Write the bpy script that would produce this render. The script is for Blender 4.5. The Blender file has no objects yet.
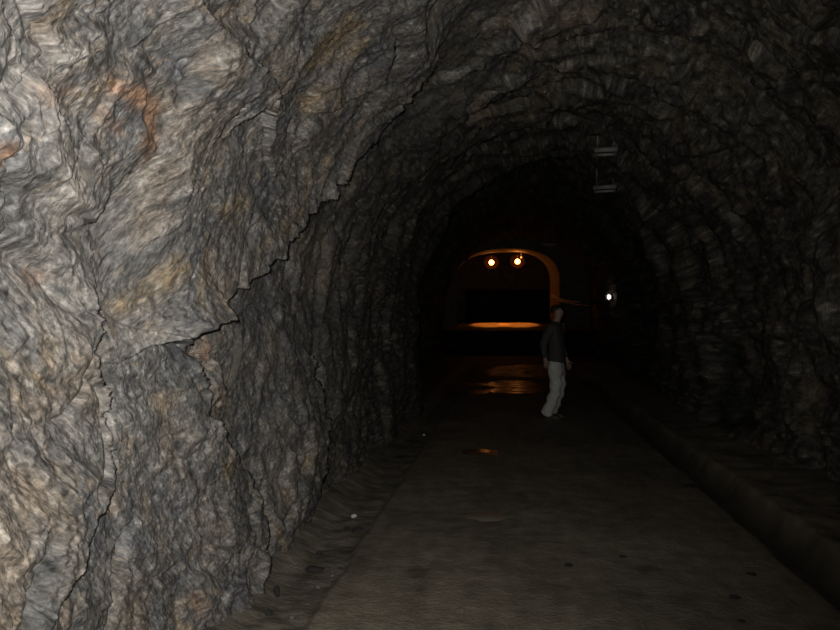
import bpy, bmesh, math, random
import numpy as np
from mathutils import Vector, Matrix

C = bpy.context.scene.collection
random.seed(7)
PI = math.pi

# ------------------------------------------------------------------ camera
F = 817.0                      # focal length in pixels at 840 wide
EYE = 1.55
VPX, VPY = 508.0, 318.0        # where the tunnel axis vanishes
scn = bpy.context.scene
cam_d = bpy.data.cameras.new('camera')
cam = bpy.data.objects.new('camera', cam_d)
C.objects.link(cam)
cam.location = (0, 0, EYE)
cam_d.sensor_width = 36.0
cam_d.lens = F / 840 * 36
yaw = math.atan((VPX - 420) / F)
pitch = math.atan((VPY - 315) / F)
cam.rotation_euler = (PI / 2 + pitch, 0, yaw)
cam_d.clip_end = 200
def ray(px, py):
    """sideways and upward drift, per metre along the tunnel, of the line of sight through a point of the photograph"""
    x, y = (np.asarray(px, float) - 420) / F, (315 - np.asarray(py, float)) / F
    f, u = np.cos(pitch) - y * np.sin(pitch), np.sin(pitch) + y * np.cos(pitch)
    X, Y = x * np.cos(yaw) - f * np.sin(yaw), x * np.sin(yaw) + f * np.cos(yaw)
    return X / Y, u / Y
scn.camera = cam
scn.view_settings.view_transform = 'Standard'
scn.view_settings.look = 'None'
scn.view_settings.exposure = 0
scn.view_settings.gamma = 1
scn.view_settings.use_curve_mapping = False
scn.cycles.max_bounces = 5
scn.cycles.diffuse_bounces = 3

# ------------------------------------------------------------------ numpy noise
def _hash(ix, iy, iz, seed):
    h = (ix.astype(np.int64) * 374761393 + iy.astype(np.int64) * 668265263 + iz.astype(np.int64) * 2147483647 + seed * 974634777) & 0xFFFFFFFF
    h = ((h ^ (h >> 13)) * 1274126177) & 0xFFFFFFFF
    h = ((h ^ (h >> 16)) * 2246822519) & 0xFFFFFFFF
    h = h ^ (h >> 15)
    return (h & 0xFFFFFF).astype(np.float64) / float(0xFFFFFF)

def vnoise2(x, y, seed=0):
    ix, iy = np.floor(x), np.floor(y)
    fx, fy = x - ix, y - iy
    ux = fx * fx * fx * (fx * (fx * 6 - 15) + 10)
    uy = fy * fy * fy * (fy * (fy * 6 - 15) + 10)
    z = np.zeros_like(ix)
    def g(dx, dy):
        a = _hash(ix + dx, iy + dy, z, seed) * 2 * PI
        return np.cos(a) * (fx - dx) + np.sin(a) * (fy - dy)
    n0 = g(0, 0) * (1 - ux) + g(1, 0) * ux
    n1 = g(0, 1) * (1 - ux) + g(1, 1) * ux
    return (n0 * (1 - uy) + n1 * uy) * 1.5      # about -1..1

def fbm2(x, y, seed=0, oct=4, gain=.5, lac=2.03):
    v = 0; a = 1; tot = 0
    for o in range(oct):
        v = v + a * vnoise2(x, y, seed + o * 17); tot += a
        x = x * lac + 3.1; y = y * lac + 1.7; a *= gain
    return v / tot * 1.4

def ridged2(x, y, seed=0, oct=4):
    v = 0; a = 1; tot = 0
    for o in range(oct):
        v = v + a * (1 - np.abs(vnoise2(x, y, seed + o * 13)) * 2); tot += a
        x = x * 2.07 + 5.2; y = y * 2.07 + 2.9; a *= .5
    return v / tot

def facets(x, y, seed=0, tilt=.8):
    """broken rock faces: every cell is a plane of its own height and tilt.
    returns height, border distance, a random number per cell"""
    ix, iy = np.floor(x), np.floor(y)
    z = np.zeros_like(ix)
    d1 = np.full_like(x, 9.0); d2 = np.full_like(x, 9.0)
    h = np.zeros_like(x); rid = np.zeros_like(x)
    for dx in (-1, 0, 1):
        for dy in (-1, 0, 1):
            cx, cy = ix + dx, iy + dy
            px = cx + .15 + .7 * _hash(cx, cy, z, seed)
            py = cy + .15 + .7 * _hash(cx, cy, z + 1, seed)
            d = (x - px) ** 2 + (y - py) ** 2
            r = _hash(cx, cy, z + 2, seed)
            gx = (_hash(cx, cy, z + 3, seed) - .5) * 2 * tilt
            gy = (_hash(cx, cy, z + 4, seed) - .5) * 2 * tilt
            hh = (r - .5) + gx * (x - px) + gy * (y - py)
            n = d < d1
            d2 = np.where(n, d1, np.minimum(d2, d))
            h = np.where(n, hh, h); rid = np.where(n, _hash(cx, cy, z + 5, seed), rid)
            d1 = np.where(n, d, d1)
    return h, np.sqrt(d2) - np.sqrt(d1), rid

def sstep(a, b, x):
    t = np.clip((x - a) / (b - a), 0, 1)
    return t * t * (3 - 2 * t)

# ------------------------------------------------------------------ tunnel profile
HS = 1.5                                            # springing height
A_L = 1.5; A_ARCH = 7.28; A_R = 1.5
A_TOT = A_L + A_ARCH + A_R
END = 43.0                                          # where the concrete arch stands

def left_x(s):  return -1.5 - 1.0 * sstep(13.5, 19, s) - 1.0 * sstep(31, 36, s)
def right_x(s): return 2.75 + .65 * sstep(14, 20, s) + .8 * sstep(31, 36, s)
def crown(s):   return 3.95 + .75 * sstep(12.4, 13.6, s) + 1.9 * sstep(31, 36, s)
RISE = 36.0                                         # front edge of the raised floor
def floor_z(s):
    return np.where(s < RISE - .03, 0, np.where(s < RISE, .977 * (s - RISE + .03) / .03, .977 + .022 * (s - RISE)))
def foot_z(s): return .977 * sstep(33, 39, s)

def base(s, a):
    L, R, H = left_x(s), right_x(s), crown(s)
    fz = foot_z(s)
    th = PI * (1 - np.clip((a - A_L) / A_ARCH, 0, 1))
    hw = (R - L) / 2; cx = (R + L) / 2
    hs = HS + fz
    x = cx + hw * np.cos(th); z = hs + (H - hs) * np.sin(th)
    nx = -np.cos(th) / hw; nz = -np.sin(th) / (H - hs)
    zl = fz + a; zr = fz + (A_TOT - a)
    x = np.where(a < A_L, L, np.where(a > A_L + A_ARCH, R, x))
    z = np.where(a < A_L, zl, np.where(a > A_L + A_ARCH, zr, z))
    nx = np.where(a < A_L, 1, np.where(a > A_L + A_ARCH, -1, nx))
    nz = np.where((a < A_L) | (a > A_L + A_ARCH), 0, nz)
    ln = np.sqrt(nx * nx + nz * nz)
    return x, z, nx / ln, nz / ln

def on_wall(pts, shape, lift=0.0):
    """the spots (s, a) of the rock at which the features seen along given directions sit"""
    P = np.array(pts, float)
    S = np.exp(np.linspace(math.log(1.2), math.log(40), 260))[None, :]
    dx, dz = ray(P[:, 0], P[:, 1]); dx = dx[:, None]; dz = dz[:, None]
    x = dx * S; z = EYE + dz * S; S2 = S + 0 * x
    L, R, H = left_x(S2), right_x(S2), crown(S2)
    hw, cx = (R - L) / 2, (R + L) / 2
    th = np.arctan2((z - HS) / (H - HS), (x - cx) / hw)
    a = np.where(z < HS, np.where(x < cx, z, A_TOT - z), A_L + A_ARCH * (1 - th / PI))
    bx_, bz_, nx, nz = base(S2, a)
    D = shape(S2, a) + lift
    gap = (x - bx_ - nx * D) * nx + (z - bz_ - nz * D) * nz     # > 0 while still in the air
    out = gap < 0
    k = np.clip(np.argmax(out, axis=1), 1, S.shape[1] - 1)
    k = np.where(out.any(axis=1), k, S.shape[1] - 1)
    r = np.arange(len(P)); g0, g1 = gap[r, k - 1], gap[r, k]
    t = np.clip(g0 / (g0 - g1 + 1e-9), 0, 1)
    s = S2[r, k - 1] * (1 - t) + S2[r, k] * t
    return list(zip(LS(s).tolist(), (a[r, k - 1] * (1 - t) + a[r, k] * t).tolist()))

def LS(s): return 3.4 * np.log(np.maximum(s, .5))     # even out the stretch along the tunnel

def seg_dist(qx, qy, pts, ends=False):
    """distance to a polyline, its side, and how far a point lies past its ends"""
    best = np.full_like(qx, 1e9); sgn = np.zeros_like(qx); past = np.zeros_like(qx)
    last = len(pts) - 2
    for k, ((x0, y0), (x1, y1)) in enumerate(zip(pts[:-1], pts[1:])):
        vx, vy = x1 - x0, y1 - y0
        l2 = vx * vx + vy * vy + 1e-12
        tr = ((qx - x0) * vx + (qy - y0) * vy) / l2
        t = np.clip(tr, 0, 1)
        d = np.hypot(qx - x0 - t * vx, qy - y0 - t * vy)
        cr = (qx - x0) * vy - (qy - y0) * vx
        n = d < best
        sgn = np.where(n, np.sign(cr), sgn)
        best = np.where(n, d, best)
        if ends:
            b = (np.maximum(0, -tr) if k == 0 else 0) + (np.maximum(0, tr - 1) if k == last else 0)
            past = np.where(n, b * math.sqrt(l2), past)
    return (best, sgn, past) if ends else (best, sgn)

def poly_sd(qx, qy, pts):
    """signed distance to a closed outline, negative inside"""
    P = pts + [pts[0]]
    d, _ = seg_dist(qx, qy, P)
    ins = np.zeros(qx.shape, bool)
    for (x0, y0), (x1, y1) in zip(P[:-1], P[1:]):
        c = ((y0 > qy) != (y1 > qy)) & (qx < (x1 - x0) * (qy - y0) / (y1 - y0 + 1e-12) + x0)
        ins ^= c
    return np.where(ins, -d, d)

# features of the rock, as outlines and lines on the wall
CRACKS = [   # (line, depth, width)
    ([(32, 120), (20, 160), (8, 176), (10, 200), (17, 214), (15, 228), (0, 238), (-20, 250)], .05, .016),
    ([(95, 312), (101, 335), (95, 355), (91, 368), (84, 385), (80, 404), (68, 420), (46, 426)], .03, .016),
    ([(91, 368), (103, 392), (106, 425), (110, 462), (106, 500)], .03, .02),
    ([(18, 100), (40, 62), (52, 45), (38, 18), (30, 0)], .03, .022),
    ([(206, 395), (212, 360), (190, 330)], .03, .02),
    ([(130, 530), (118, 580), (112, 630)], .04, .03),
    ([(60, 545), (45, 590), (35, 640)], .045, .05),
    ([(285, 540), (300, 500), (300, 450)], .03, .025),
]
STEPS = [    # (line drawn with the proud rock on its right, height, run-out of the proud rock)
    ([(424, 84), (412, 100), (385, 140), (330, 206), (300, 235), (262, 275), (222, 312), (196, 330)], .19, 1.1),
    ([(188, -10), (222, 40), (250, 66), (264, 92), (246, 108)], .09, .4),
    ([(100, 335), (94, 362), (106, 396), (107, 430), (112, 470), (96, 520), (88, 560)], .12, .35),
    ([(205, 335), (214, 372), (216, 420), (250, 470), (268, 520), (262, 600)], .14, .5),
    ([(318, 370), (330, 420), (326, 480)], .10, .4),
]
RUST = [
    ([(108, 82), (130, 84), (150, 96), (160, 108), (156, 140), (146, 162), (139, 148), (141, 118), (128, 104), (112, 96)], .72),
    ([(38, 88), (62, 84), (78, 96), (60, 104), (40, 98)], .4),
    ([(-5, 142), (12, 146), (20, 156), (8, 168), (-5, 172)], .8),
    ([(203, 338), (210, 344), (210, 362), (204, 358)], .8),
    ([(190, 590), (204, 596), (202, 622), (194, 618)], .6),
    ([(98, 112), (112, 118), (122, 134), (110, 128)], .5),
]
GOLD = [
    ([(350, 14), (362, 26), (340, 48), (318, 66), (300, 80), (312, 56), (330, 34)], .7),
    ([(300, 96), (326, 92), (318, 112), (300, 118)], .6),
    ([(112, 306), (150, 280), (176, 262), (186, 270), (172, 288), (140, 302), (118, 314)], .7),
    ([(214, 212), (240, 190), (252, 206), (226, 226)], .5),
    ([(292, 214), (306, 204), (300, 226), (268, 246), (256, 252)], .6),
    ([(44, 334), (54, 338), (52, 370), (44, 362)], .6),
    ([(158, 398), (180, 388), (176, 400), (160, 408)], .6),
    ([(60, 480), (72, 476), (76, 502), (66, 508)], .5),
]
TAN = [
    ([(204, 36), (226, 38), (248, 68), (246, 90), (214, 92), (190, 80)], .55),
    ([(140, 60), (200, 100), (240, 112), (228, 150), (170, 190), (150, 180), (168, 140), (150, 110)], .45),
    ([(140, 170), (176, 150), (170, 220), (140, 250), (130, 230)], .5),
    ([(268, 60), (300, 50), (300, 100), (262, 110)], .4),
    ([(288, 250), (312, 226), (330, 240), (346, 270), (330, 300), (300, 290)], .75),
    ([(-10, 500), (22, 490), (32, 540), (40, 570), (24, 630), (-10, 640)], .65),
    ([(20, 505), (60, 500), (62, 535), (34, 548)], .3),
    ([(104, 496), (124, 488), (122, 516), (110, 512)], .6),
    ([(100, 566), (120, 562), (138, 600), (120, 628), (90, 620)], .4),
    ([(318, 230), (330, 226), (328, 250), (318, 262)], .4),
    ([(470, 106), (486, 101), (496, 112), (492, 124), (478, 128), (470, 120)], 1.0),
    ([(516, 14), (560, -6), (606, 6), (590, 26), (570, 34), (545, 20)], .8),
    ([(524, 40), (552, 34), (558, 50), (532, 62), (520, 56)], .8),
    ([(480, 26), (512, 18), (508, 32), (486, 36)], .7),
    ([(680, 36), (716, 8), (736, 24), (724, 36), (692, 38)], .8),
    ([(684, 172), (700, 178), (728, 200), (718, 204), (694, 194)], .8),
    ([(738, 190), (756, 188), (758, 208), (744, 212)], .8),
    ([(670, 244), (684, 240), (690, 264), (680, 262)], .5),
    ([(806, 376), (826, 378), (824, 408), (808, 404)], .9),
    ([(818, 100), (846, 92), (846, 140), (830, 124)], .8),
    ([(744, 345), (756, 350), (752, 374), (742, 366)], .7),
]
DARK = [
    ([(224, 38), (262, 60), (266, 96), (252, 84), (238, 60)], .6),  # shadow beside the pale block, painted into the albedo
    ([(96, 372), (118, 364), (114, 386), (104, 392)], .5),  # shadow right of the crack, darkened in the colour
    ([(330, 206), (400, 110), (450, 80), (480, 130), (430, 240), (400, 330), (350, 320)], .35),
    ([(36, 590), (56, 540), (72, 530), (60, 600), (54, 640), (24, 640)], .75),
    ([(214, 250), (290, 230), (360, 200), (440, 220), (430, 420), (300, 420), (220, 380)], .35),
    ([(74, 600), (110, 570), (116, 640), (70, 640)], .5),
    ([(110, 470), (140, 460), (140, 480), (118, 490)], .4),
]
PALE = [
    ([(110, 160), (120, 168), (116, 196), (106, 190)], .6),
    ([(96, 420), (108, 404), (110, 450), (98, 470)], .6),
    ([(148, 338), (164, 334), (162, 346), (150, 350)], .8),
    ([(10, 180), (90, 170), (110, 290), (90, 320), (20, 330), (-10, 260)], .3),
    ([(390, 90), (460, 66), (468, 110), (440, 128), (398, 112)], .5),
    ([(320, 4), (332, 0), (324, 36), (316, 40)], .5),
]

FE = {}
def rock(s, a, stage=3):
    """inward displacement, albedo and grain of the rock at (s, a)"""
    ls = LS(s)
    wx = fbm2(s * .9, a * .9, 5, 3); wy = fbm2(s * .9 + 40, a * .9, 6, 3)
    far = sstep(9, 22, s)
    # two sets of foliation; A climbs away from us, B stands steep
    ph = .98
    uA = math.cos(ph) * s + math.sin(ph) * a; vA = -math.sin(ph) * s + math.cos(ph) * a
    ph = 2.15
    uB = math.cos(ph) * s + math.sin(ph) * a; vB = -math.sin(ph) * s + math.cos(ph) * a
    ph = 1.36
    uC = math.cos(ph) * s + math.sin(ph) * a; vC = -math.sin(ph) * s + math.cos(ph) * a
    mC = sstep(3.2, 4.4, a + .8 * wx) + 0 * s
    mB = np.maximum(sstep(.2, -.2, a - 2.25 + .5 * (s - 2.1) + .35 * wx), sstep(.2, -.2, a - 1.6 + .3 * wx) * sstep(3.9, 4.5, s)) * (1 - mC)
    mA = 1 - mB - mC
    def mix(fn, *k):
        return mA * fn(uA + .18 * wx, vA + .18 * wy, *k) + mB * fn(uB + .18 * wx, vB + .18 * wy, *k) + mC * fn(uC + .2 * wx, vC + .2 * wy, *k)
    D = .17 * fbm2(s * .42, a * .5, 11, 3)
    D += far * .22 * fbm2(s * .5, a * .35, 12, 3)
    right = sstep(5.5, 7, a)
    D += right * .20 * fbm2(s * .62 + .25 * a, a * .22, 77, 3)
    tone = 0
    for k, (su, sv, amp, sd) in enumerate([(1.05, 1.7, .085, 21), (2.5, 4.6, .042, 22), (6., 11., .014, 23), (15., 30., .0045, 24)]):
        warp = .3 / (k + 1)
        def fct(u, v, i):
            return facets(u * su + warp * wy * 2, v * sv + warp * wx * 2, sd + i * 7, .95)
        fA, fB, fC = fct(uA, vA, 0), fct(uB, vB, 1), fct(uC, vC, 2)
        sel = np.where(mC > .5, 2, np.where(mB > .5, 1, 0))
        h = np.choose(sel, [fA[0], fB[0], fC[0]]); e = np.choose(sel, [fA[1], fB[1], fC[1]]); r = np.choose(sel, [fA[2], fB[2], fC[2]])
        m = .45 + .75 * sstep(-.5, .5, fbm2(s * 1.1, a * 1.1, 61 + k, 2))
        m = m * (1 + 1.0 * mC)
        h = h * sstep(0, .26 if k < 2 else .18, e)
        D += amp * h * m
        if k < 3:
            D -= amp * .10 * np.exp(-(e / .06) ** 2) * m
        tone = tone + (r - .5) * [.30, .36, .30, .34][k]
        if k == 1: r_mid = r
        if k == 2: r_fine = r
    streak = mix(lambda u, v: fbm2(u * 8, v * 26, 31, 4, .62))
    streak2 = mix(lambda u, v: fbm2(u * 20, v * 58, 35, 3, .65))
    D += .0055 * streak + .0025 * streak2
    D += .006 * fbm2(s * 16, a * 16, 41, 3) + .02 * ridged2(s * 1.7 + wx, a * 1.7 + wy, 47, 4)
    pick = lambda A_, B_, C_: np.choose(sel, [A_ + .1 * wx, B_ + .1 * wx, C_ + .1 * wx])
    grain = np.stack([pick(uA, uB, uC), pick(vA, vB, vC), sel * 7.3], -1)
    if stage == 0: return D
    # ---- single features
    jx = .035 * fbm2(s * 7, a * 7, 51, 3); jy = .035 * fbm2(s * 7 + 9, a * 7, 52, 3)
    qx, qy = ls + jx * 1.2, a + jy
    for line, h, run in FE['steps']:
        d, sg, past = seg_dist(qx, qy, line, True)
        ramp = np.exp(-(d / run) ** 1.6) * np.exp(-(past / .22) ** 2)
        D += h * np.where(sg > 0, ramp, 0) - .25 * h * np.where(sg <= 0, np.exp(-(d / (.4 * run)) ** 1.5) * np.exp(-(past / .22) ** 2), 0)
    if stage == 1: return D
    for line, dep, w in FE['cracks']:
        d, sg = seg_dist(qx, qy, line)
        D -= dep * np.exp(-(d / w) ** 2)
    # niche low in the right wall
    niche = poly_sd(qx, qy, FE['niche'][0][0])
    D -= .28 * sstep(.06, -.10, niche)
    # ---- albedo
    big = fbm2(s * .8 + .4 * wx, a * .9, 71, 3)
    tan = sstep(.0, .75, mix(lambda u, v: fbm2(u * 1.3, v * 3.6, 72, 4)) + .35 * (r_mid - .5) + .15 * big)
    gold = sstep(.30, .85, mix(lambda u, v: fbm2(u * 2.2, v * 8, 73, 4)) + .2 * big)
    rust = sstep(.62, .95, fbm2(s * 2.1, a * 2.6, 74, 4))
    dark = sstep(.12, .85, mix(lambda u, v: fbm2(u * 1.7, v * 6.5, 75, 4, .6)) + .3 * (r_fine - .5))
    pale = sstep(.38, .9, mix(lambda u, v: fbm2(u * 5, v * 17, 76, 4, .6)) + .35 * (r_fine - .5))
    tan *= .75; gold *= .6; rust *= .45; dark *= .7; pale *= .6
    # broken flakes of lighter and darker mineral along the foliation
    fl1 = mix(lambda u, v: fbm2(u * 7, v * 19, 301, 4, .62)); fl2 = mix(lambda u, v: fbm2(u * 13, v * 34, 305, 4, .62))
    pale = np.maximum(pale, .62 * sstep(.30, .42, fl1)); pale = np.maximum(pale, .5 * sstep(.36, .46, fl2))
    dark = np.maximum(dark, .62 * sstep(-.26, -.40, fl1)); dark = np.maximum(dark, .5 * sstep(-.34, -.46, fl2))
    chip = sstep(.32, .5, fbm2(s * 9 + 3 * wx, a * 9, 311, 4, .6))
    tan = np.maximum(tan, .6 * chip)
    nb = .028 * fbm2(s * 6, a * 6, 81, 4)
    cx_, cy_ = ls + .4 * jx, a + .4 * jy
    hand = np.zeros_like(s)
    def put(m, lst, soft, bright=True):
        nonlocal hand
        for pts, k in lst:
            sd_ = poly_sd(cx_, cy_, pts) + nb
            w_ = k * sstep(soft, -soft, sd_)
            m = np.maximum(m, w_)
            if bright: hand = np.maximum(hand, w_)
        return m
    tan = put(tan, FE['tan'], .05); rust = put(rust, FE['rust'], .035); gold = put(gold, FE['gold'], .06)
    dark = put(dark, FE['dark'], .10, False); dark = np.maximum(dark, .85 * sstep(.08, -.08, niche)); pale = put(pale, FE['pale'], .07)  # the niche's shade is painted into its albedo as well
    def c(r, g, b): return np.array([r, g, b])
    col = np.ones(s.shape + (3,)) * c(.156, .149, .144)
    blue = sstep(-.2, .5, fbm2(s * 1.6 + 7, a * 2.2, 83, 3))[..., None]
    col = col * (1 - blue * .55) + c(.082, .090, .105) * blue * .55
    def over(col, m, k): return col * (1 - m[..., None]) + k * m[..., None]
    col = over(col, tan, c(.225, .180, .138))
    col = over(col, gold, c(.250, .178, .088))
    col = over(col, pale, c(.275, .262, .246))
    col = over(col, rust, c(.225, .118, .062))
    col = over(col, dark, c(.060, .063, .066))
    fine = 1 + .55 * tone + .34 * streak + .42 * streak2 + .30 * fbm2(s * 24, a * 24, 87, 3)
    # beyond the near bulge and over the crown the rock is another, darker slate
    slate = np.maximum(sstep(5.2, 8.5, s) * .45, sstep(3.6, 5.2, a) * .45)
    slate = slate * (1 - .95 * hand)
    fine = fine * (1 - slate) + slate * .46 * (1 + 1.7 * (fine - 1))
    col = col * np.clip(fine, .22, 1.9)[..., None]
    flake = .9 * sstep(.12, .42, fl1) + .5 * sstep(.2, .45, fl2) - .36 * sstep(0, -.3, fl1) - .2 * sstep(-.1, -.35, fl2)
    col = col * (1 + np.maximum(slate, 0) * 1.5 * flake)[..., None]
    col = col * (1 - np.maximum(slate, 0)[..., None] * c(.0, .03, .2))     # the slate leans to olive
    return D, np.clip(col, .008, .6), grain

def place_features():
    def mapped(lst, shape, lift_by=None):
        flat = [p for f in lst for p in f[0]]
        lift = np.array([[lift_by(f)] for f in lst for p in f[0]]) if lift_by else 0.0
        q = on_wall(flat, shape, lift); r = []; i = 0
        for f in lst:
            n = len(f[0]); r.append((q[i:i + n],) + tuple(f[1:])); i += n
        return r
    FE['steps'] = mapped(STEPS, lambda S, A: rock(S, A, 0), lambda f: f[1])
    sh = lambda S, A: rock(S, A, 1)
    for k, l in (('cracks', CRACKS), ('tan', TAN), ('rust', RUST), ('gold', GOLD), ('dark', DARK), ('pale', PALE),
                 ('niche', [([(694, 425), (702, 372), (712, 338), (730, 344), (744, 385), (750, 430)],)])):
        FE[k] = mapped(l, sh)
place_features()

def wall_pt(s, a, lift=0.0):
    s_, a_ = np.array([float(s)]), np.array([float(a)])
    x, z, nx, nz = base(s_, a_)
    D = rock(s_, a_)[0]
    D = D + lift
    return Vector((float((x + nx * D)[0]), float(s), float((z + nz * D)[0])))

# ------------------------------------------------------------------ materials
def mat(name, rgb, rough=.7, metal=0, noise=None, bump=0, spec=.5, emit=None):
    """noise = (scale, amount of colour change)"""
    m = bpy.data.materials.new(name); m.use_nodes = True
    N = m.node_tree.nodes; K = m.node_tree.links
    p = N['Principled BSDF']
    p.inputs['Base Color'].default_value = (*rgb, 1)
    p.inputs['Roughness'].default_value = rough
    p.inputs['Metallic'].default_value = metal
    p.inputs['Specular IOR Level'].default_value = spec
    if emit:
        p.inputs['Emission Color'].default_value = (*emit[0], 1)
        p.inputs['Emission Strength'].default_value = emit[1]
    if noise:
        tc = N.new('ShaderNodeTexCoord'); n = N.new('ShaderNodeTexNoise')
        n.inputs['Scale'].default_value = noise[0]; n.inputs['Detail'].default_value = 6
        K.new(tc.outputs['Object'], n.inputs['Vector'])
        r = N.new('ShaderNodeValToRGB')
        r.color_ramp.elements[0].position = .3; r.color_ramp.elements[1].position = .7
        r.color_ramp.elements[0].color = (*[v * (1 - noise[1]) for v in rgb], 1)
        r.color_ramp.elements[1].color = (*[min(1, v * (1 + noise[1])) for v in rgb], 1)
        K.new(n.outputs['Fac'], r.inputs['Fac']); K.new(r.outputs['Color'], p.inputs['Base Color'])
        if bump:
            b = N.new('ShaderNodeBump'); b.inputs['Strength'].default_value = bump; b.inputs['Distance'].default_value = .02
            K.new(n.outputs['Fac'], b.inputs['Height']); K.new(b.outputs['Normal'], p.inputs['Normal'])
    return m

def rock_mat(name, rough=.62, spec=.35, foliated=True):
    """mineral colours come with the rock; foliation and crystals are added here"""
    m = bpy.data.materials.new(name); m.use_nodes = True
    N = m.node_tree.nodes; K = m.node_tree.links
    p = N['Principled BSDF']
    p.inputs['Specular IOR Level'].default_value = spec
    at = N.new('ShaderNodeAttribute'); at.attribute_name = 'mineral'
    tc = N.new('ShaderNodeTexCoord')
    def nz(src, scale, detail, rg=.6):
        n = N.new('ShaderNodeTexNoise'); n.inputs['Scale'].default_value = scale; n.inputs['Detail'].default_value = detail
        n.inputs['Roughness'].default_value = rg; K.new(src, n.inputs['Vector']); return n.outputs['Fac']
    def rng(src, lo, hi, a=.3, b=.7):
        r = N.new('ShaderNodeMapRange'); r.inputs['From Min'].default_value = a; r.inputs['From Max'].default_value = b
        r.inputs['To Min'].default_value = lo; r.inputs['To Max'].default_value = hi; K.new(src, r.inputs['Value']); return r.outputs['Result']
    def mul(a, b):
        x = N.new('ShaderNodeMix'); x.data_type = 'RGBA'; x.blend_type = 'MULTIPLY'; x.inputs[0].default_value = 1
        K.new(a, x.inputs[6]); K.new(b, x.inputs[7]); return x.outputs[2]
    iso = nz(tc.outputs['Object'], 60, 5, .65)
    c = mul(at.outputs['Color'], rng(iso, .74, 1.26))
    hgt = nz(tc.outputs['Object'], 34, 7)
    if foliated:
        gr = N.new('ShaderNodeAttribute'); gr.attribute_name = 'grain'
        mp = N.new('ShaderNodeMapping'); mp.inputs['Scale'].default_value = (24, 66, 1)
        K.new(gr.outputs['Vector'], mp.inputs['Vector'])
        mp2 = N.new('ShaderNodeMapping'); mp2.inputs['Scale'].default_value = (58, 130, 1); mp2.inputs['Rotation'].default_value = (0, 0, .22)
        K.new(gr.outputs['Vector'], mp2.inputs['Vector'])
        st = nz(mp.outputs['Vector'], 1, 5, .62); st2 = nz(mp2.outputs['Vector'], 1, 3, .6)
        c = mul(c, rng(st, .5, 1.5)); c = mul(c, rng(st2, .6, 1.4))
        ad = N.new('ShaderNodeMath'); ad.operation = 'MULTIPLY_ADD'; ad.inputs[1].default_value = 1.3
        K.new(st, ad.inputs[0]); K.new(hgt, ad.inputs[2]); hgt = ad.outputs[0]
    K.new(c, p.inputs['Base Color'])
    b = N.new('ShaderNodeBump'); b.inputs['Strength'].default_value = .6; b.inputs['Distance'].default_value = .016
    K.new(hgt, b.inputs['Height']); K.new(b.outputs['Normal'], p.inputs['Normal'])
    K.new(rng(iso, rough - .12, rough + .2), p.inputs['Roughness'])
    return m

M = {}
M['rock'] = rock_mat('foliated_rock')
M['floor'] = rock_mat('worn_concrete', .6, .22, False)
M['concrete'] = mat('arch_concrete', (.16, .145, .125), .8, noise=(3, .3), bump=.4)
M['dim_concrete'] = mat('old_concrete', (.12, .115, .11), .9, noise=(2, .3), bump=.3)
M['steel'] = mat('painted_steel', (.35, .35, .35), .4, .6, noise=(20, .15))
M['white_paint'] = mat('white_enamel', (.32, .32, .31), .35, noise=(12, .08))
M['grey_plastic'] = mat('grey_housing', (.12, .12, .12), .5, noise=(15, .1))
M['cable'] = mat('cable_sheath', (.85, .68, .62), .4, noise=(9, .1))
M['trousers'] = mat('pale_cotton', (.50, .51, .50), .9, noise=(14, .15), bump=.5)
M['jacket'] = mat('dark_grey_cloth', (.045, .045, .045), .85, noise=(18, .2), bump=.4)
M['skin'] = mat('skin', (.30, .2, .155), .55, noise=(30, .08))
M['hair'] = mat('dark_hair', (.022, .017, .014), .6, noise=(60, .3), bump=.4)
M['shoe'] = mat('dark_leather', (.035, .032, .03), .5, noise=(25, .2))
M['sole'] = mat('shoe_sole', (.06, .055, .05), .8, noise=(25, .2))
M['eye'] = mat('eye_white', (.5, .48, .45), .3, noise=(50, .05))
M['dark_stone'] = mat('dark_slate', (.02, .019, .018), .95, noise=(25, .35), bump=.6)
M['grey_stone'] = mat('grey_stone', (.11, .105, .095), .8, noise=(25, .3), bump=.6)
M['pale_stone'] = mat('pale_quartz', (.55, .54, .5), .6, noise=(30, .15), bump=.4)
M['bulb_orange'] = mat('sodium_bulb', (1, .6, .3), .4, emit=((1, .31, .06), 15))
M['bulb_small'] = mat('pilot_bulb', (1, .5, .2), .4, emit=((1, .36, .07), 2))
M['bulb_white'] = mat('white_globe', (1, .95, .9), .4, emit=((1, .82, .70), 3))
M['halo_dish'] = mat('halo_dish_tint', (.014, .007, .004), 1, noise=(10, .15), spec=.02)  # dark red tint chosen to resemble the lamp's halo
def water_mat(name, rgb, lo, hi):
    m = mat(name, rgb, .3, noise=(3, .3), spec=.55)
    N = m.node_tree.nodes; K = m.node_tree.links
    p = N['Principled BSDF']
    tc = N.new('ShaderNodeTexCoord'); n = N.new('ShaderNodeTexNoise'); n.inputs['Scale'].default_value = 2.2; n.inputs['Detail'].default_value = 5
    K.new(tc.outputs['Object'], n.inputs['Vector'])
    mr = N.new('ShaderNodeMapRange'); mr.inputs['From Min'].default_value = .35; mr.inputs['From Max'].default_value = .65
    mr.inputs['To Min'].default_value = lo; mr.inputs['To Max'].default_value = hi
    K.new(n.outputs['Fac'], mr.inputs['Value']); K.new(mr.outputs['Result'], p.inputs['Roughness'])
    return m
M['water'] = water_mat('shallow_water', (.10, .085, .066), .13, .42)
M['damp_glint'] = water_mat('damp_film_glint', (.23, .205, .155), .3, .6)  # wet patch whose pale colour carries a painted lamp glint

# ------------------------------------------------------------------ object helpers
def obj(name, me, m, parent=None, smooth=True):
    if isinstance(me, bmesh.types.BMesh):
        d = bpy.data.meshes.new(name); me.normal_update(); me.to_mesh(d); me.free(); me = d
    o = bpy.data.objects.new(name, me); C.objects.link(o)
    if m: me.materials.clear(); me.materials.append(m)
    if smooth: me.polygons.foreach_set('use_smooth', [True] * len(me.polygons))
    if parent: o.parent = parent
    return o

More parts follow.
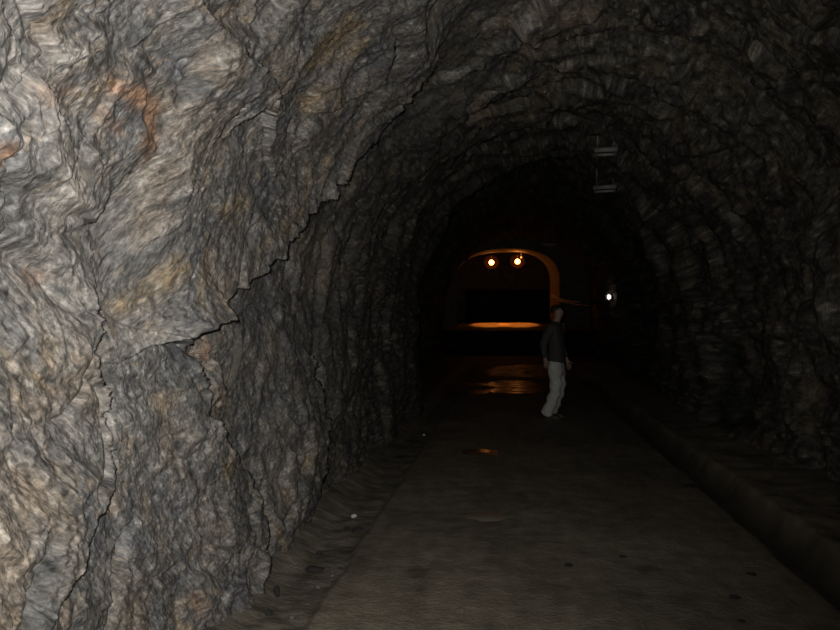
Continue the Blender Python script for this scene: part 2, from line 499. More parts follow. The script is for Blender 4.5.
def tag(o, label, cat, group=None, kind=None):
    o['label'] = label; o['category'] = cat
    if group: o['group'] = group
    if kind: o['kind'] = kind
    return o

def thing(name, label, cat, loc, rotz=0, group=None):
    o = bpy.data.objects.new(name, None); C.objects.link(o)
    o.location = loc; o.rotation_euler = (0, 0, rotz); o.empty_display_size = .1
    return tag(o, label, cat, group)

def struct(o, label=None, cat=None):
    o['kind'] = 'structure'
    if label: o['label'] = label
    if cat: o['category'] = cat
    return o

def bx(bm, x0, x1, y0, y1, z0, z1, bev=0):
    r = bmesh.ops.create_cube(bm, size=1)
    for v in r['verts']:
        v.co = Vector(((x0 + x1) / 2 + v.co.x * (x1 - x0), (y0 + y1) / 2 + v.co.y * (y1 - y0), (z0 + z1) / 2 + v.co.z * (z1 - z0)))
    if bev:
        es = list({e for v in r['verts'] for e in v.link_edges})
        bmesh.ops.bevel(bm, geom=es, offset=bev, segments=2, affect='EDGES')
    return bm

def tube(bm, pts, r, n=10):
    pts = [Vector(p) for p in pts]
    rr = r if isinstance(r, (list, tuple)) else [r] * len(pts)
    rings = []
    for i, p in enumerate(pts):
        t = (pts[min(i + 1, len(pts) - 1)] - pts[max(i - 1, 0)]).normalized()
        u = t.cross(Vector((0, 0, 1)))
        if u.length < .05: u = t.cross(Vector((1, 0, 0)))
        u.normalize(); v = t.cross(u)
        rings.append([bm.verts.new(p + (u * math.cos(2 * PI * k / n) + v * math.sin(2 * PI * k / n)) * rr[i]) for k in range(n)])
    for a, b in zip(rings[:-1], rings[1:]):
        for k in range(n):
            bm.faces.new((a[k], a[(k + 1) % n], b[(k + 1) % n], b[k]))
    bm.faces.new(rings[0][::-1]); bm.faces.new(rings[-1])
    return bm

def lathe(bm, prof, n=24, mtx=None):
    """turn (radius, height) about z"""
    rings = []
    for r, z in prof:
        rings.append([bm.verts.new((mtx or Matrix()) @ Vector((max(r, 1e-4) * math.cos(2 * PI * k / n), max(r, 1e-4) * math.sin(2 * PI * k / n), z))) for k in range(n)])
    for a, b in zip(rings[:-1], rings[1:]):
        for k in range(n):
            bm.faces.new((a[k], a[(k + 1) % n], b[(k + 1) % n], b[k]))
    return bm

def grid_obj(name, X, Y, Z, col, m, flip=False):
    r, c_ = X.shape
    me = bpy.data.meshes.new(name)
    co = np.stack([X, Y, Z], -1).reshape(-1, 3).astype(np.float32)
    idx = np.arange(r * c_).reshape(r, c_)
    q = np.stack([idx[:-1, :-1], idx[:-1, 1:], idx[1:, 1:], idx[1:, :-1]], -1).reshape(-1, 4)
    if flip: q = q[:, ::-1]
    me.vertices.add(len(co)); me.vertices.foreach_set('co', co.ravel())
    me.loops.add(q.size); me.loops.foreach_set('vertex_index', np.ascontiguousarray(q).ravel().astype(np.int32))
    me.polygons.add(len(q)); me.polygons.foreach_set('loop_start', np.arange(0, q.size, 4, dtype=np.int32))
    me.polygons.foreach_set('loop_total', np.full(len(q), 4, dtype=np.int32))
    me.polygons.foreach_set('use_smooth', np.ones(len(q), dtype=bool))
    me.update(calc_edges=True); me.validate()
    at = me.attributes.new('mineral', 'FLOAT_COLOR', 'POINT')
    rgba = np.concatenate([col.reshape(-1, 3), np.ones((r * c_, 1))], 1).astype(np.float32)
    at.data.foreach_set('color', rgba.ravel())
    return obj(name, me, m, smooth=False)

# ------------------------------------------------------------------ the rock tunnel
near = np.linspace(-3.0, 1.85, 40)[:-1]
inv = np.linspace(1 / 1.85, 1 / (END + .4), 600)
s1 = np.concatenate([near, 1 / inv])
aL = np.linspace(-.25, 3.4, 760)
aC = np.linspace(3.4, 7.6, 330)
aR = np.linspace(7.6, A_TOT + .25, 200)
def rock_part(name, a1, label):
    S, A = np.meshgrid(s1, a1, indexing='ij')
    x, z, nx, nz = base(S, A)
    D, col, grain = rock(S, A)
    # settle back to the plain arch against the concrete at the far end
    k = 1 - sstep(END - 2.5, END, S)
    D = D * k
    o = grid_obj(name, x + nx * D, S, z + nz * D, col, M['rock'], flip=False)
    g = o.data.attributes.new('grain', 'FLOAT_VECTOR', 'POINT')
    g.data.foreach_set('vector', grain.reshape(-1, 3).astype(np.float32).ravel())
    return struct(o, label, 'rock wall')
rock_part('wall_left', aL, 'rough grey and tan schist wall of the tunnel on the left, lit brightly')
rock_part('ceiling', aC, 'dark jagged rock crown of the tunnel overhead')
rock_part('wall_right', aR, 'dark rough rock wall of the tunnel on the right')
# rear of the tunnel behind the photographer
bm = bmesh.new(); bx(bm, -3.5, 5, -3.4, -3.0, -.5, 5.2)
struct(obj('wall_rear', bm, M['dim_concrete'], smooth=False))

# ------------------------------------------------------------------ floor
s2 = np.sort(np.concatenate([np.linspace(-3, 3.4, 40)[:-1], 1 / np.linspace(1 / 3.4, 1 / 58.0, 420), [RISE - .03, RISE - .02, RISE - .01, RISE]]))
x2 = np.concatenate([np.linspace(-3.6, -1.0, 110)[:-1], np.linspace(-1.0, 1.6, 200)[:-1], np.linspace(1.6, 2.5, 90)[:-1], np.linspace(2.5, 4.6, 70)])
def floor_h(S, X):
    z = floor_z(S) + .012 * fbm2(S * .7, X * .9, 91, 3) + .004 * fbm2(S * 6, X * 6, 92, 3)
    edge = -1.02 + .03 * fbm2(S * 1.7, X * 0, 93, 3)
    verge = sstep(edge + .02, edge - .02, X) * sstep(30, 26, S)
    z = z + verge * (-.035 + .012 * fbm2(S * 2.6, X * 2.6, 94, 4) + .006 * fbm2(S * 11, X * 11, 97, 3) + .10 * sstep(-1.25, -1.6, X))
    g = 1.94 + .05 * fbm2(S * .8, X * 0, 95, 3)
    gut = np.exp(-((X - g) / .15) ** 4) * sstep(30, 27, S)
    z = z - gut * .16
    wk = sstep(g + .1, g + .2, X) * sstep(30, 27, S)
    z = z + wk * (.06 + .03 * fbm2(S * 1.8, X * 1.8, 96, 4) + .06 * sstep(2.4, 2.9, X))
    return z, verge, gut, wk
S, X = np.meshgrid(s2, x2, indexing='ij')
Z, verge, gut, wk = floor_h(S, X)
n1 = fbm2(S * .8, X * 1.2, 101, 4); n2 = fbm2(S * 5, X * 7, 102, 4); n3 = fbm2(S * 1.2, X * 9, 103, 3)
col = np.ones(S.shape + (3,)) * np.array([.185, .162, .126])
col *= np.clip(1 + .30 * n1 + .30 * n2 + .16 * n3, .3, 1.8)[..., None]
def over(col, m, k): return col * (1 - m[..., None]) + np.array(k) * m[..., None]
dirt = np.ones_like(col) * np.array([.155, .138, .112]) * np.clip(1 + .5 * n2 + .3 * n1, .3, 1.8)[..., None]
col = col * (1 - verge[..., None]) + dirt * verge[..., None]
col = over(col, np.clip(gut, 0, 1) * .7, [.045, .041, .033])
col = col * (1 + .25 * wk[..., None])
blots = sstep(.55, .8, fbm2(S * 2.4, X * 2.8, 104, 4)) * .5
col = over(col, blots, [.05, .045, .036])
col = over(col, sstep(RISE - .06, RISE - .03, S) * sstep(RISE + .02, RISE, S), [.02, .018, .016])   # face of the step painted black for its shade
fo = grid_obj('floor', X, S, Z, np.clip(col, .01, .5), M['floor'], flip=True)
struct(fo, 'worn muddy concrete floor of the tunnel with a gutter along its right side', 'floor')

def fz_at(x, y):
    return float(floor_h(np.array([[float(y)]]), np.array([[float(x)]]))[0][0, 0])
def ground(px, py):
    """floor point under a pixel (flat part)"""
    dx, dz = ray(px, py)
    d = EYE / -float(dz)
    return float(dx) * d, d

# ------------------------------------------------------------------ far end: concrete arch, chamber, headwall
AW = 2.66; AS = 3.0                                  # arch half-width, springing above its floor
def arch_pts(hw, z0, spring, top, n=40):
    P = [(-hw, z0), (-hw, spring)]
    for k in range(1, n):
        t = PI - PI * k / n
        P.append((hw * math.copysign(abs(math.cos(t)) ** .8, math.cos(t)), spring + (top - spring) * math.sin(t) ** .85))
    return P + [(hw, spring), (hw, z0)]
fz = float(floor_z(np.float64(END)))
Y0, Y1 = END - .05, END + 4.5
inner = arch_pts(AW, fz - .6, 3.55, 5.18)
# the reveal leans: its right side narrows inwards, its left side opens
rear = [(x * (1 - .10 * sstep(0, 2, x)) - .35 * sstep(0, -2.4, x), z + .17 * sstep(3.6, 5, z)) for x, z in inner]
outer = [(x + math.copysign(3.2, x) if abs(x) > .01 else x, z + 3.2 if 0 < i < len(inner) - 1 else z) for i, (x, z) in enumerate(inner)]
bm = bmesh.new()
rings = []
for y, P in ((Y0, outer), (Y0, inner), (Y1, rear), (Y1, outer)):
    rings.append([bm.verts.new((float(x), y, float(z))) for x, z in P])
for a, b in zip(rings[:-1], rings[1:]):
    for i in range(len(a) - 1):
        bm.faces.new((a[i], a[i + 1], b[i + 1], b[i]))
arch = obj('wall_arch', bm, M['concrete'], smooth=False)
struct(arch, 'concrete arch lit orange on its underside at the far end', 'arch')
# chamber beyond
bm = bmesh.new()
yb = 55.6
bx(bm, -5.4, -5.0, Y1 - .1, yb, -.2, 7.9); bx(bm, 5.0, 5.4, Y1 - .1, yb, -.2, 7.9)
struct(obj('wall_chamber', bm, M['dim_concrete'], smooth=False))
bm = bmesh.new(); bx(bm, -5.4, 5.4, Y1 - .1, yb, 7.6, 7.9)
struct(obj('ceiling_chamber', bm, M['dim_concrete'], smooth=False))
bm = bmesh.new(); zf = float(floor_z(np.float64(yb)))
bx(bm, -5.4, 5.4, yb, yb + .4, 3.45, 7.9); bx(bm, -5.4, -2.9, yb, yb + .4, zf - .4, 3.45); bx(bm, 2.9, 5.4, yb, yb + .4, zf - .4, 3.45)
struct(obj('wall_back', bm, M['concrete'], smooth=False), 'dim concrete end wall behind the lamps with a wide dark doorway', 'wall')
bm = bmesh.new()   # unlit passage behind the doorway
bx(bm, -3.2, -2.9, yb + .4, yb + 9, zf - .4, 3.6); bx(bm, 2.9, 3.2, yb + .4, yb + 9, zf - .4, 3.6); bx(bm, -3.2, 3.2, yb + 9, yb + 9.3, zf - .4, 3.6); bx(bm, -3.2, 3.2, yb + .4, yb + 9, 3.45, 3.6)
bx(bm, -3.2, 3.2, yb + .1, yb + 9, zf - .5, zf - .06)
struct(obj('wall_passage', bm, M['dim_concrete'], smooth=False))
# chamber floor strips either side of the tunnel floor
bm = bmesh.new()
for sx in (-1, 1):
    v = [bm.verts.new(p) for p in ((sx * 3.3, Y1 - 1, .95), (sx * 5.4, Y1 - 1, .95), (sx * 5.4, yb + .3, zf - .01), (sx * 3.3, yb + .3, zf - .01))]
    bm.faces.new(v if sx > 0 else v[::-1])
struct(obj('floor_chamber', bm, M['dim_concrete'], smooth=False))

# ------------------------------------------------------------------ sodium lamps in the chamber
LD = 47.2
def far_pt(px, py, d):
    dx, dz = ray(px, py)
    return Vector((float(dx) * d, d, EYE + float(dz) * d))
def sodium(px, py, label, d=LD):
    p = far_pt(px, py, d)
    t = thing('pendant_lamp', label, 'lamp', (p.x, p.y, p.z), 0, 'orange lamps under the arch')
    bm = bmesh.new(); tube(bm, [(0, .25, .3), (0, .25, 7.62 - p.z)], .03); obj('rod', bm, M['steel'], t)
    bm = bmesh.new(); bmesh.ops.create_uvsphere(bm, u_segments=20, v_segments=14, radius=.15); obj('bulb', bm, M['bulb_orange'], t)
    # added dish behind the bulb: imitates the lamp's halo, shields the end wall
    rot = Matrix.Rotation(math.radians(72), 4, 'X')
    bm = bmesh.new()
    lathe(bm, [(.02, -.30), (.18, -.29), (.34, -.21), (.43, -.08), (.46, .0), (.44, .01), (.41, -.07), (.32, -.18), (.16, -.25), (.02, -.26)], 28, Matrix.Translation((0, 0, .02)) @ rot)
    obj('halo_dish', bm, M['halo_dish'], t)
    bm = bmesh.new(); lathe(bm, [(.001, .16), (.09, .16), (.09, .34), (.001, .34)], 16, rot @ Matrix.Scale(-1, 4, (0, 0, 1))); obj('socket', bm, M['steel'], t)
    return t
sodium(491.5, 262.5, 'glowing orange pendant lamp under the arch, without a pilot light beside it')
sodium(517.5, 261.5, 'glowing orange pendant lamp under the arch, with a tiny pilot light beside it')
p = far_pt(521.2, 257.3, LD)
t = thing('pilot_light', 'tiny orange pilot light just above the right-hand pendant lamp', 'light', p)
bm = bmesh.new(); bmesh.ops.create_uvsphere(bm, u_segments=12, v_segments=8, radius=.05); obj('bulb', bm, M['bulb_small'], t)
bm = bmesh.new(); tube(bm, [(0, 0, .04), (0, 0, 7.62 - p.z)], .012); obj('rod', bm, M['steel'], t)

# ------------------------------------------------------------------ white lamp on the right wall
def wall_pts(s, a):
    s, a = np.asarray(s, float), np.asarray(a, float)
    x, z, nx, nz = base(s, a); D = rock(s, a)[0]
    return x + nx * D, z + nz * D
def wall_hit(px, py, s_lo, s_hi):
    """walk along the line of sight until the rock is met"""
    S = np.linspace(s_lo, s_hi, 240)
    dx, dz = ray(px, py)
    qx, qz = dx * S, EYE + dz * S
    L, R, H = left_x(S), right_x(S), crown(S)
    th = np.arctan2((qz - HS) / (H - HS), (qx - (L + R) / 2) / ((R - L) / 2))
    a = np.where(qz < HS, A_TOT - qz, A_L + A_ARCH * (1 - th / PI))
    wx_, wz_ = wall_pts(S, a)
    out = np.hypot(qx - (L + R) / 2, qz - 1.5) >= np.hypot(wx_ - (L + R) / 2, wz_ - 1.5)
    return far_pt(px, py, float(S[int(np.argmax(out))]))
h = wall_hit(609, 297, 12, 40)
p = h + Vector((-.14, -.3, 0)); k = far_pt(609, 297, p.y); p.x, p.z = k.x, k.z
t = thing('wall_lamp', 'small white bulkhead lamp shining on the right rock wall', 'lamp', p)
bm = bmesh.new(); bmesh.ops.create_uvsphere(bm, u_segments=20, v_segments=14, radius=.06)
for v in bm.verts: v.co.z *= 1.25
obj('globe', bm, M['bulb_white'], t)
bm = bmesh.new(); bx(bm, .06, .10, -.09, .09, -.11, .11, .01); tube(bm, [(.1, 0, 0), (.45, .1, 0)], .04); obj('back_plate', bm, M['grey_plastic'], t)
bm = bmesh.new()
for ang in (0, PI / 2):
    tube(bm, [Vector((.07 - .19 * math.sin(q), math.cos(q) * .12 * math.cos(ang), math.cos(q) * .13 * math.sin(ang))) for q in np.linspace(0, PI, 14)], .004, 6)
obj('wire_guard', bm, M['steel'], t)

# ------------------------------------------------------------------ unlit lamp battens under the crown
def ceil_z(x, s):
    a = np.linspace(2.4, 7.9, 200)
    wx_, wz_ = wall_pts(np.full_like(a, s), a)
    return float(wz_[int(np.argmin(np.abs(wx_ - x)))])
def batten(px, py, d, length, rz, label):
    p = far_pt(px, py, d)
    t = thing('batten_light', label, 'light', p, rz, 'unlit lights along the crown')
    L = length / 2
    bm = bmesh.new(); bx(bm, -L, L, -.05, .05, 0, .055, .012); obj('housing', bm, M['white_paint'], t)
    bm = bmesh.new(); tube(bm, [(-L + .05, 0, -.035), (L - .05, 0, -.035)], .019, 12); obj('tube', bm, M['white_paint'], t)
    for sx in (-1, 1):
        bm = bmesh.new(); bx(bm, sx * (L - .03) - .015, sx * (L - .03) + .015, -.025, .025, -.065, .005, .004); obj('tube_holder', bm, M['grey_plastic'], t)
    for sx in (-.7, .7):
        zx = ceil_z(p.x + sx * L * math.cos(rz), p.y)
        bm = bmesh.new(); tube(bm, [(sx * L, 0, .05), (sx * L, 0, zx - p.z + .1)], .008, 8); obj('hanger', bm, M['steel'], t)
    return t
batten(606, 152, 10.9, .30, -.12, 'short unlit batten light hung below the crown, the highest and nearest of three')
batten(605, 189, 12.9, .36, -.30, 'unlit batten light below the crown, directly under the nearest one in view')
batten(549.5, 245, 27.5, .42, .1, 'faint unlit batten light deepest in the tunnel, above the right end of the arch')

# ------------------------------------------------------------------ two cables from the arch to the right wall
for (x0, y0, d0, x1, y1, d1, lab) in ((551, 294.5, 43.1, 576, 301, 36.5, 'upper of two thin cables strung from the arch to the right wall'),
                                      (551, 296.5, 43.1, 583, 304.5, 35.0, 'lower, longer of two thin cables strung from the arch to the right wall')):
    A_, B_ = far_pt(x0, y0, d0), far_pt(x1, y1, d1)
    B2 = B_ + (B_ - A_) * .12
    pts = []
    for k in np.linspace(0, 1, 24):
        q = A_.lerp(B2, k); q.z -= .10 * math.sin(PI * k); pts.append(q)
    bm = bmesh.new(); tube(bm, pts, .026, 8)
    tag(obj('cable', bm, M['cable']), lab, 'cable', 'cables beside the arch')

# ------------------------------------------------------------------ puddles
def puddle(px0, px1, py0, py1, label, seed, mk='water'):
    x0, ya = ground(px0, py1); x1, _ = ground(px1, py1); xa, yb_ = ground(px0, py0)
    cx, cy = float(ray((px0 + px1) / 2, (py0 + py1) / 2)[0]) * (ya + yb_) / 2, (ya + yb_) / 2
    rx, ry = (px1 - px0) / 2 / F * cy, (yb_ - ya) / 2
    bm = bmesh.new(); rnd = random.Random(seed)
    ph = [rnd.random() * 6.28 for _ in range(6)]
    cv = [bm.verts.new((0, 0, .006))]
    ring = []; rim = []
    N_ = 64
    zc = fz_at(cx, cy)
    for k in range(N_):
        t_ = 2 * PI * k / N_
        r = 1 + sum(.16 / (j + 1) * math.sin((j + 2) * t_ + ph[j]) for j in range(6))
        ring.append(bm.verts.new((rx * r * math.cos(t_), ry * r * math.sin(t_), .006)))
        rim.append(bm.verts.new((rx * (r + .25) * math.cos(t_), ry * (r + .25) * math.sin(t_), .001)))
    for k in range(N_):
        bm.faces.new((cv[0], ring[k], ring[(k + 1) % N_])); bm.faces.new((ring[k], rim[k], rim[(k + 1) % N_], ring[(k + 1) % N_]))
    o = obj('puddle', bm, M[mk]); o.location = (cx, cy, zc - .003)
    tag(o, label, 'puddle', 'wet patches on the floor')
puddle(462, 536, 380, 395, 'broad wet patch shining orange on the floor beside the standing person', 3)
puddle(500, 592, 366, 378, 'dim wet patch on the floor behind the standing person', 11, 'damp_glint')
puddle(461, 496, 449, 455, 'narrow wet streak glinting orange on the floor nearer than the person', 5)
puddle(472, 503, 512, 520, 'nearest wet patch on the floor with yellowish glints painted in its colour', 8, 'damp_glint')

# ------------------------------------------------------------------ loose stones
def stone(px, py, w, h, m, label, group=None, seed=0):
    x, y = ground(px, py)
    rnd = random.Random(seed * 13 + 5)
    sc = y / F
    W, H = w * sc, h * sc
    bm = bmesh.new(); bmesh.ops.create_icosphere(bm, subdivisions=3, radius=1)
    dirs = [Vector((rnd.uniform(-1, 1), rnd.uniform(-1, 1), rnd.uniform(-1, 1))).normalized() for _ in range(11)]
    offs = [rnd.uniform(.55, .85) for _ in dirs]
    for v in bm.verts:
        for dv, of in zip(dirs, offs):
            e = v.co.dot(dv)
            if e > of: v.co -= dv * (e - of) * .85
    for v in bm.verts:
        v.co = Vector((v.co.x * W / 2, v.co.y * W / 2 * .85, v.co.z * H / 2))
    zmin = min(v.co.z for v in bm.verts)
    for v in bm.verts: v.co.z -= zmin
    o = obj('stone', bm, m, smooth=False)
    o.location = (x, y, fz_at(x, y) - .006); o.rotation_euler = (0, 0, rnd.uniform(0, 6))
    return tag(o, label, 'stone', group)
G1, G2 = 'loose stones along the left wall', 'stone chips on the right floor'
ST = [
    (354, 513, 7, 4.5, 'pale_stone', 'small pale stone on the dirt strip below the left wall', None),
    (357, 527, 15, 6, 'dark_stone', 'dark flat stone right below the small pale stone', G1),
    (347, 524, 7, 4, 'dark_stone', 'small dark stone touching the left of a flat dark stone', G1),
    (315, 566, 20, 8, 'dark_stone', 'largest dark stone on the dirt strip, lying flat by the slab', G1),
    (319, 549, 9, 5, 'dark_stone', 'dark lump just above the largest dark stone', G1),
    (340, 564, 5, 3.5, 'dark_stone', 'dark chip right of the largest dark stone, on the slab edge', G1),
    (332, 570, 5, 3, 'grey_stone', 'grey chip between the largest dark stone and the slab', G1),
    (277, 592, 10, 14, 'dark_stone', 'upright dark stone leaning at the foot of the left wall', G1),
    (269, 609, 9, 7, 'dark_stone', 'dark stone below the upright one at the wall foot', G1),
    (292, 612, 8, 5, 'grey_stone', 'grey stone beside the slab edge low in view', G1),
    (293, 626, 9, 5, 'dark_stone', 'dark stone at the bottom edge, on dirt beside the slab', G1),
    (318, 580, 6, 4, 'grey_stone', 'grey pebble below the largest dark stone', G1),
    (372, 494, 6, 4, 'dark_stone', 'dark pebble furthest along the left dirt strip', G1),
    (424, 433, 3, 2.4, 'pale_stone', 'tiny pale pebble far along the floor by the left wall', None),
    (751, 575, 12, 4, 'dark_stone', 'dark flat chip on the right floor, highest of its three', G2),
    (735, 597, 13, 4, 'dark_stone', 'dark flat chip on the right floor, middle of its three', G2),
    (742, 622, 9, 3.5, 'dark_stone', 'dark flat chip on the right floor, lowest of its three', G2),
    (569, 565, 14, 2.6, 'dark_stone', 'thin dark sliver of stone in the middle of the floor', G2),
    (623, 556, 10, 2.6, 'dark_stone', 'thin dark chip on the floor right of the sliver', G2),
    (797, 522, 13, 5, 'grey_stone', 'grey stone on the strip beyond the gutter', None),
    (690, 487, 18, 3, 'dark_stone', 'long dark chip beside the near side of the gutter', G2),
]
for i, (px, py, w, hh, mk, lab, gr) in enumerate(ST):
    stone(px, py, w, hh, M[mk], lab, gr, i)

# ------------------------------------------------------------------ the person
def skinned(name, verts, edges, radii, m, parent, sub=2, root=0):
    me = bpy.data.meshes.new(name); me.from_pydata([Vector(v) for v in verts], edges, [])
    o = bpy.data.objects.new(name, me); C.objects.link(o)
    sk = o.modifiers.new('skin', 'SKIN'); sk.use_smooth_shade = True
    for i, r in enumerate(radii):
        d = me.skin_vertices[0].data[i]
        d.radius = r if isinstance(r, tuple) else (r, r)
        d.use_root = (i == root)
    ss = o.modifiers.new('sub', 'SUBSURF'); ss.levels = sub; ss.render_levels = sub
    dg = bpy.context.evaluated_depsgraph_get(); dg.update()
    nm = bpy.data.meshes.new_from_object(o.evaluated_get(dg))
    o.modifiers.clear(); o.data = nm; nm.name = name
    nm.materials.clear(); nm.materials.append(m)
    nm.polygons.foreach_set('use_smooth', [True] * len(nm.polygons))
    o.parent = parent
    return o

px_, py_ = 550, 418
gx, gy = ground(px_, py_)
per = thing('person', 'standing person in pale trousers and dark grey top, one arm held back', 'person', (gx, gy, fz_at(gx, gy)), math.radians(-20))
class Sk:
    def __init__(s): s.v = []; s.e = []; s.r = []
    def add(s, co, r, to=None):
        s.v.append(co); s.r.append(r); i = len(s.v) - 1
        if to is not None: s.e.append((to, i))
        return i
# joints; x forward, y to the person's left
PEL = (.10, 0, .90); WAI = (.12, 0, 1.08); CHE = (.14, 0, 1.30); NKB = (.14, 0, 1.46); NKT = (.16, 0, 1.54)
LEGS = {sd: [(.10, sd * .09, .84), (.13, sd * .10, .47), (.0, sd * .11, .10)] for sd in (-1, 1)}
ARMS = {-1: [(.11, -.18, 1.40), (-.015, -.26, 1.14), (-.01, -.21, .92)], 1: [(.13, .18, 1.40), (.12, .25, 1.13), (.20, .23, .90)]}
def hand(sk, wr, dirv, sd, w):
    """palm, four unequal curled fingers and a thumb leaving the side of the palm"""
    d = Vector(dirv).normalized(); across = Vector((1, 0, 0)); across = (across - d * across.dot(d)).normalized()
    inw = d.cross(across) * 1.0
    if inw.y * sd > 0: inw = -inw
    W_ = Vector(wr)
    pm = sk.add(tuple(W_ + d * .05), (.034, .017), w)
    pe = sk.add(tuple(W_ + d * .085), (.036, .015), pm)
    for k, (off, ln) in enumerate(((.030, .070), (.010, .080), (-.010, .074), (-.029, .058))):
        b = W_ + d * .092 + across * off
        i0 = sk.add(tuple(b), .0085, pe)
        i1 = sk.add(tuple(b + d * ln * .45 + inw * ln * .12), .008, i0)
        i2 = sk.add(tuple(b + d * ln * .82 + inw * ln * .42), .0072, i1)
        sk.add(tuple(b + d * ln * .98 + inw * ln * .72), .006, i2)
    t0 = sk.add(tuple(W_ + d * .038 + across * .034), .011, pm)
    t1 = sk.add(tuple(W_ + d * .066 + across * .054 + inw * .01), .0095, t0)
    sk.add(tuple(W_ + d * .092 + across * .056 + inw * .022), .0075, t1)
b = Sk()
r0 = b.add(PEL, (.13, .15)); w0 = b.add(WAI, (.10, .135), r0); c0 = b.add(CHE, (.11, .155), w0); n0 = b.add(NKB, (.06, .065), c0); n1 = b.add(NKT, .058, n0)
jaw = b.add((.185, 0, 1.585), (.062, .058), n1); skl = b.add((.165, 0, 1.655), (.092, .072), jaw); b.add((.155, 0, 1.715), (.07, .058), skl)
for sd in (-1, 1):
    l = LEGS[sd]
    i = b.add(l[0], .085, r0); i = b.add(((l[0][0] + l[1][0]) / 2, l[1][1], .66), .075, i); i = b.add(l[1], .055, i)
    i = b.add((.06, l[1][1], .32), .055, i); i = b.add(l[2], .04, i); i = b.add((.08, sd * .115, .045), (.035, .03), i); b.add((.16, sd * .12, .03), (.03, .02), i)
    a_ = ARMS[sd]
    i = b.add(a_[0], .058, c0); i = b.add(a_[1], .042, i); i = b.add(tuple(Vector(a_[1]).lerp(Vector(a_[2]), .4)), .038, i); i = b.add(a_[2], .027, i)
    hand(b, a_[2], Vector(a_[2]) - Vector(a_[1]), sd, i)
body = skinned('body', b.v, b.e, b.r, M['skin'], per, 2)
# face: nose, brow, lips and ears in one mesh with the body
bm = bmesh.new(); bm.from_mesh(body.data)
hc = Vector((.165, 0, 1.645))
for v in bm.verts:
    if v.co.z > 1.56:
        q = v.co - hc
        if q.x > .03:
            v.co.x += .030 * math.exp(-(q.y / .013) ** 2 - ((q.z + .02) / .022) ** 2)
            v.co.x -= .010 * (math.exp(-((abs(q.y) - .032) / .015) ** 2 - ((q.z - .01) / .012) ** 2))
            v.co.x += .007 * math.exp(-(q.y / .02) ** 2 - ((q.z + .06) / .008) ** 2)
for sd in (-1, 1):
    r = bmesh.ops.create_uvsphere(bm, u_segments=10, v_segments=8, radius=1)
    for v in r['verts']: v.co = Vector((.155 + v.co.x * .02, sd * (.074 + .004 * v.co.x) + v.co.y * .011, 1.645 + v.co.z * .031))
bm.to_mesh(body.data); bm.free()
body.data.polygons.foreach_set('use_smooth', [True] * len(body.data.polygons))
for sd in (-1, 1):
    bm = bmesh.new(); r = bmesh.ops.create_uvsphere(bm, u_segments=10, v_segments=8, radius=.012)
    for v in r['verts']: v.co += Vector((.236, sd * .03, 1.657))
    obj('eye', bm, M['eye'], per)
bm = bmesh.new(); bmesh.ops.create_icosphere(bm, subdivisions=4, radius=1)
for v in list(bm.verts):
    n = v.co.copy()
    lim = -.55 if n.x < .1 else (-.55 + (n.x - .1) * 1.7)
    if n.z < lim: bm.verts.remove(v)
for v in bm.verts:
    n = v.co.copy(); k = 1 + .03 * math.sin(40 * n.y + 9 * n.z)
    v.co = Vector((.152 + n.x * .102 * k, n.y * .084 * k, 1.668 + n.z * .088 * k))
obj('hair', bm, M['hair'], per)
# jacket
j = Sk()
r0 = j.add((.10, 0, .83), (.16, .185)); r0 = j.add((.10, 0, .93), (.155, .18), r0); w0 = j.add(WAI, (.125, .165), r0); c0 = j.add(CHE, (.13, .18), w0); i = j.add((.14, 0, 1.46), (.088, .11), c0); j.add((.145, 0, 1.51), (.07, .075), i)
for sd in (-1, 1):
    a_ = ARMS[sd]
    i = j.add(a_[0], .094, c0); i = j.add(tuple(Vector(a_[0]).lerp(Vector(a_[1]), .55)), .066, i); i = j.add(a_[1], .06, i)
    j.add(tuple(Vector(a_[1]).lerp(Vector(a_[2]), .55)), .053, i); j.add(tuple(Vector(a_[1]).lerp(Vector(a_[2]), .93)), .046, len(j.v) - 1)
skinned('jacket', j.v, j.e, j.r, M['jacket'], per, 2)
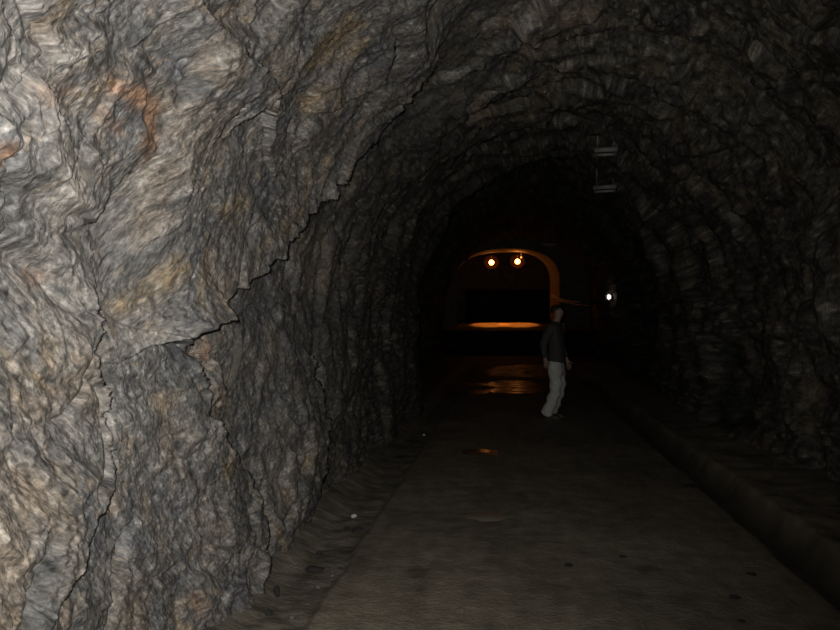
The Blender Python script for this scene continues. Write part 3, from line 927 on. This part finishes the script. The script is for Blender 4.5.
# trousers
tr = Sk()
r0 = tr.add((.10, 0, .99), (.12, .14)); r1 = tr.add((.10, 0, .84), (.15, .17), r0)
for sd in (-1, 1):
    i = tr.add((.11, sd * .095, .70), .112, r1); i = tr.add((.13, sd * .1, .48), .098, i); i = tr.add((.07, sd * .105, .28), .094, i); tr.add((-.01, sd * .11, .10), .10, i); tr.add((-.03, sd * .112, .035), .108, len(tr.v) - 1)
tro = skinned('trousers', tr.v, tr.e, tr.r, M['trousers'], per, 3)
for v in tro.data.vertices:
    c_ = v.co
    k = .010 * math.sin(34 * c_.z + 9 * c_.x + 4 * c_.y) * math.exp(-((c_.z - .42) / .3) ** 2) + .008 * math.sin(60 * c_.z + 20 * c_.y) * math.exp(-(c_.z / .16) ** 2)
    c_.x += k; c_.y += .6 * k
    if c_.z < .02: c_.z = .02
for sd in (-1, 1):
    bm = bmesh.new(); r = bmesh.ops.create_uvsphere(bm, u_segments=20, v_segments=12, radius=1)
    for v in r['verts']:
        n = v.co.copy()
        wdt = .046 + .010 * n.x - .006 * (n.x < -.3)
        v.co = Vector((.07 + n.x * .14, sd * .115 + n.y * wdt, max(.012, .012 + (n.z + .15) * (.075 - .028 * n.x))))
    sh = obj('shoe', bm, M['shoe'], per)
    bm = bmesh.new(); pts = [(.07 + .145 * math.cos(q), sd * .115 + (.05 + .01 * math.cos(q)) * math.sin(q)) for q in np.linspace(0, 2 * PI, 28)[:-1]]
    lo = [bm.verts.new((x, y, 0)) for x, y in pts]; hi = [bm.verts.new((x, y, .018)) for x, y in pts]
    for k in range(len(pts)): bm.faces.new((lo[k], lo[(k + 1) % len(pts)], hi[(k + 1) % len(pts)], hi[k]))
    bm.faces.new(lo[::-1]); bm.faces.new(hi)
    obj('sole', bm, M['sole'], sh)

# the weight rests on the back foot: the trunk leans a little back over the heels
for o in per.children:
    for v in o.data.vertices:
        v.co.x -= .045 * float(sstep(.95, 1.45, np.float64(v.co.z)))

# ------------------------------------------------------------------ lights: the camera's flash, spots added at the pendant lamps
def spot(name, loc, target, energy, rgb, size, blend, rad):
    l = bpy.data.lights.new(name, 'SPOT'); l.energy = energy; l.color = rgb; l.spot_size = size; l.spot_blend = blend; l.shadow_soft_size = rad
    o = bpy.data.objects.new(name, l); C.objects.link(o); o.location = loc
    o.rotation_euler = (Vector(target) - Vector(loc)).to_track_quat('-Z', 'Y').to_euler()
    return o
for bx_, bz_ in ((491.5, 262.5), (517.5, 261.5)):
    q = far_pt(bx_, bz_, LD)
    spot('added_floor_beam', q + Vector((0, -.05, -.45)), q + Vector((0, -.9, -5)), 900, (1, .25, .03), math.radians(110), .25, .1).scale = (.27, 1, 1)  # added spots below the bulbs, shaped to light the floor strip
q = far_pt(517.5, 261.5, LD)
spot('added_soffit_beam', q + Vector((0, -.24, .05)), Vector((.5, 45.4, 6.2)), 40, (1, .27, .035), math.radians(74), .35, .1)  # added spot that lights the arch soffit
fl = Vector((-.055, .03, EYE + .05))
spot('camera_flash', fl, far_pt(30, 300, 5), 640, (1, .958, .88), math.radians(123), 1.0, .02)
w = bpy.data.worlds.new('tunnel_dark'); scn.world = w; w.use_nodes = True
w.node_tree.nodes['Background'].inputs['Color'].default_value = (0, 0, 0, 1)
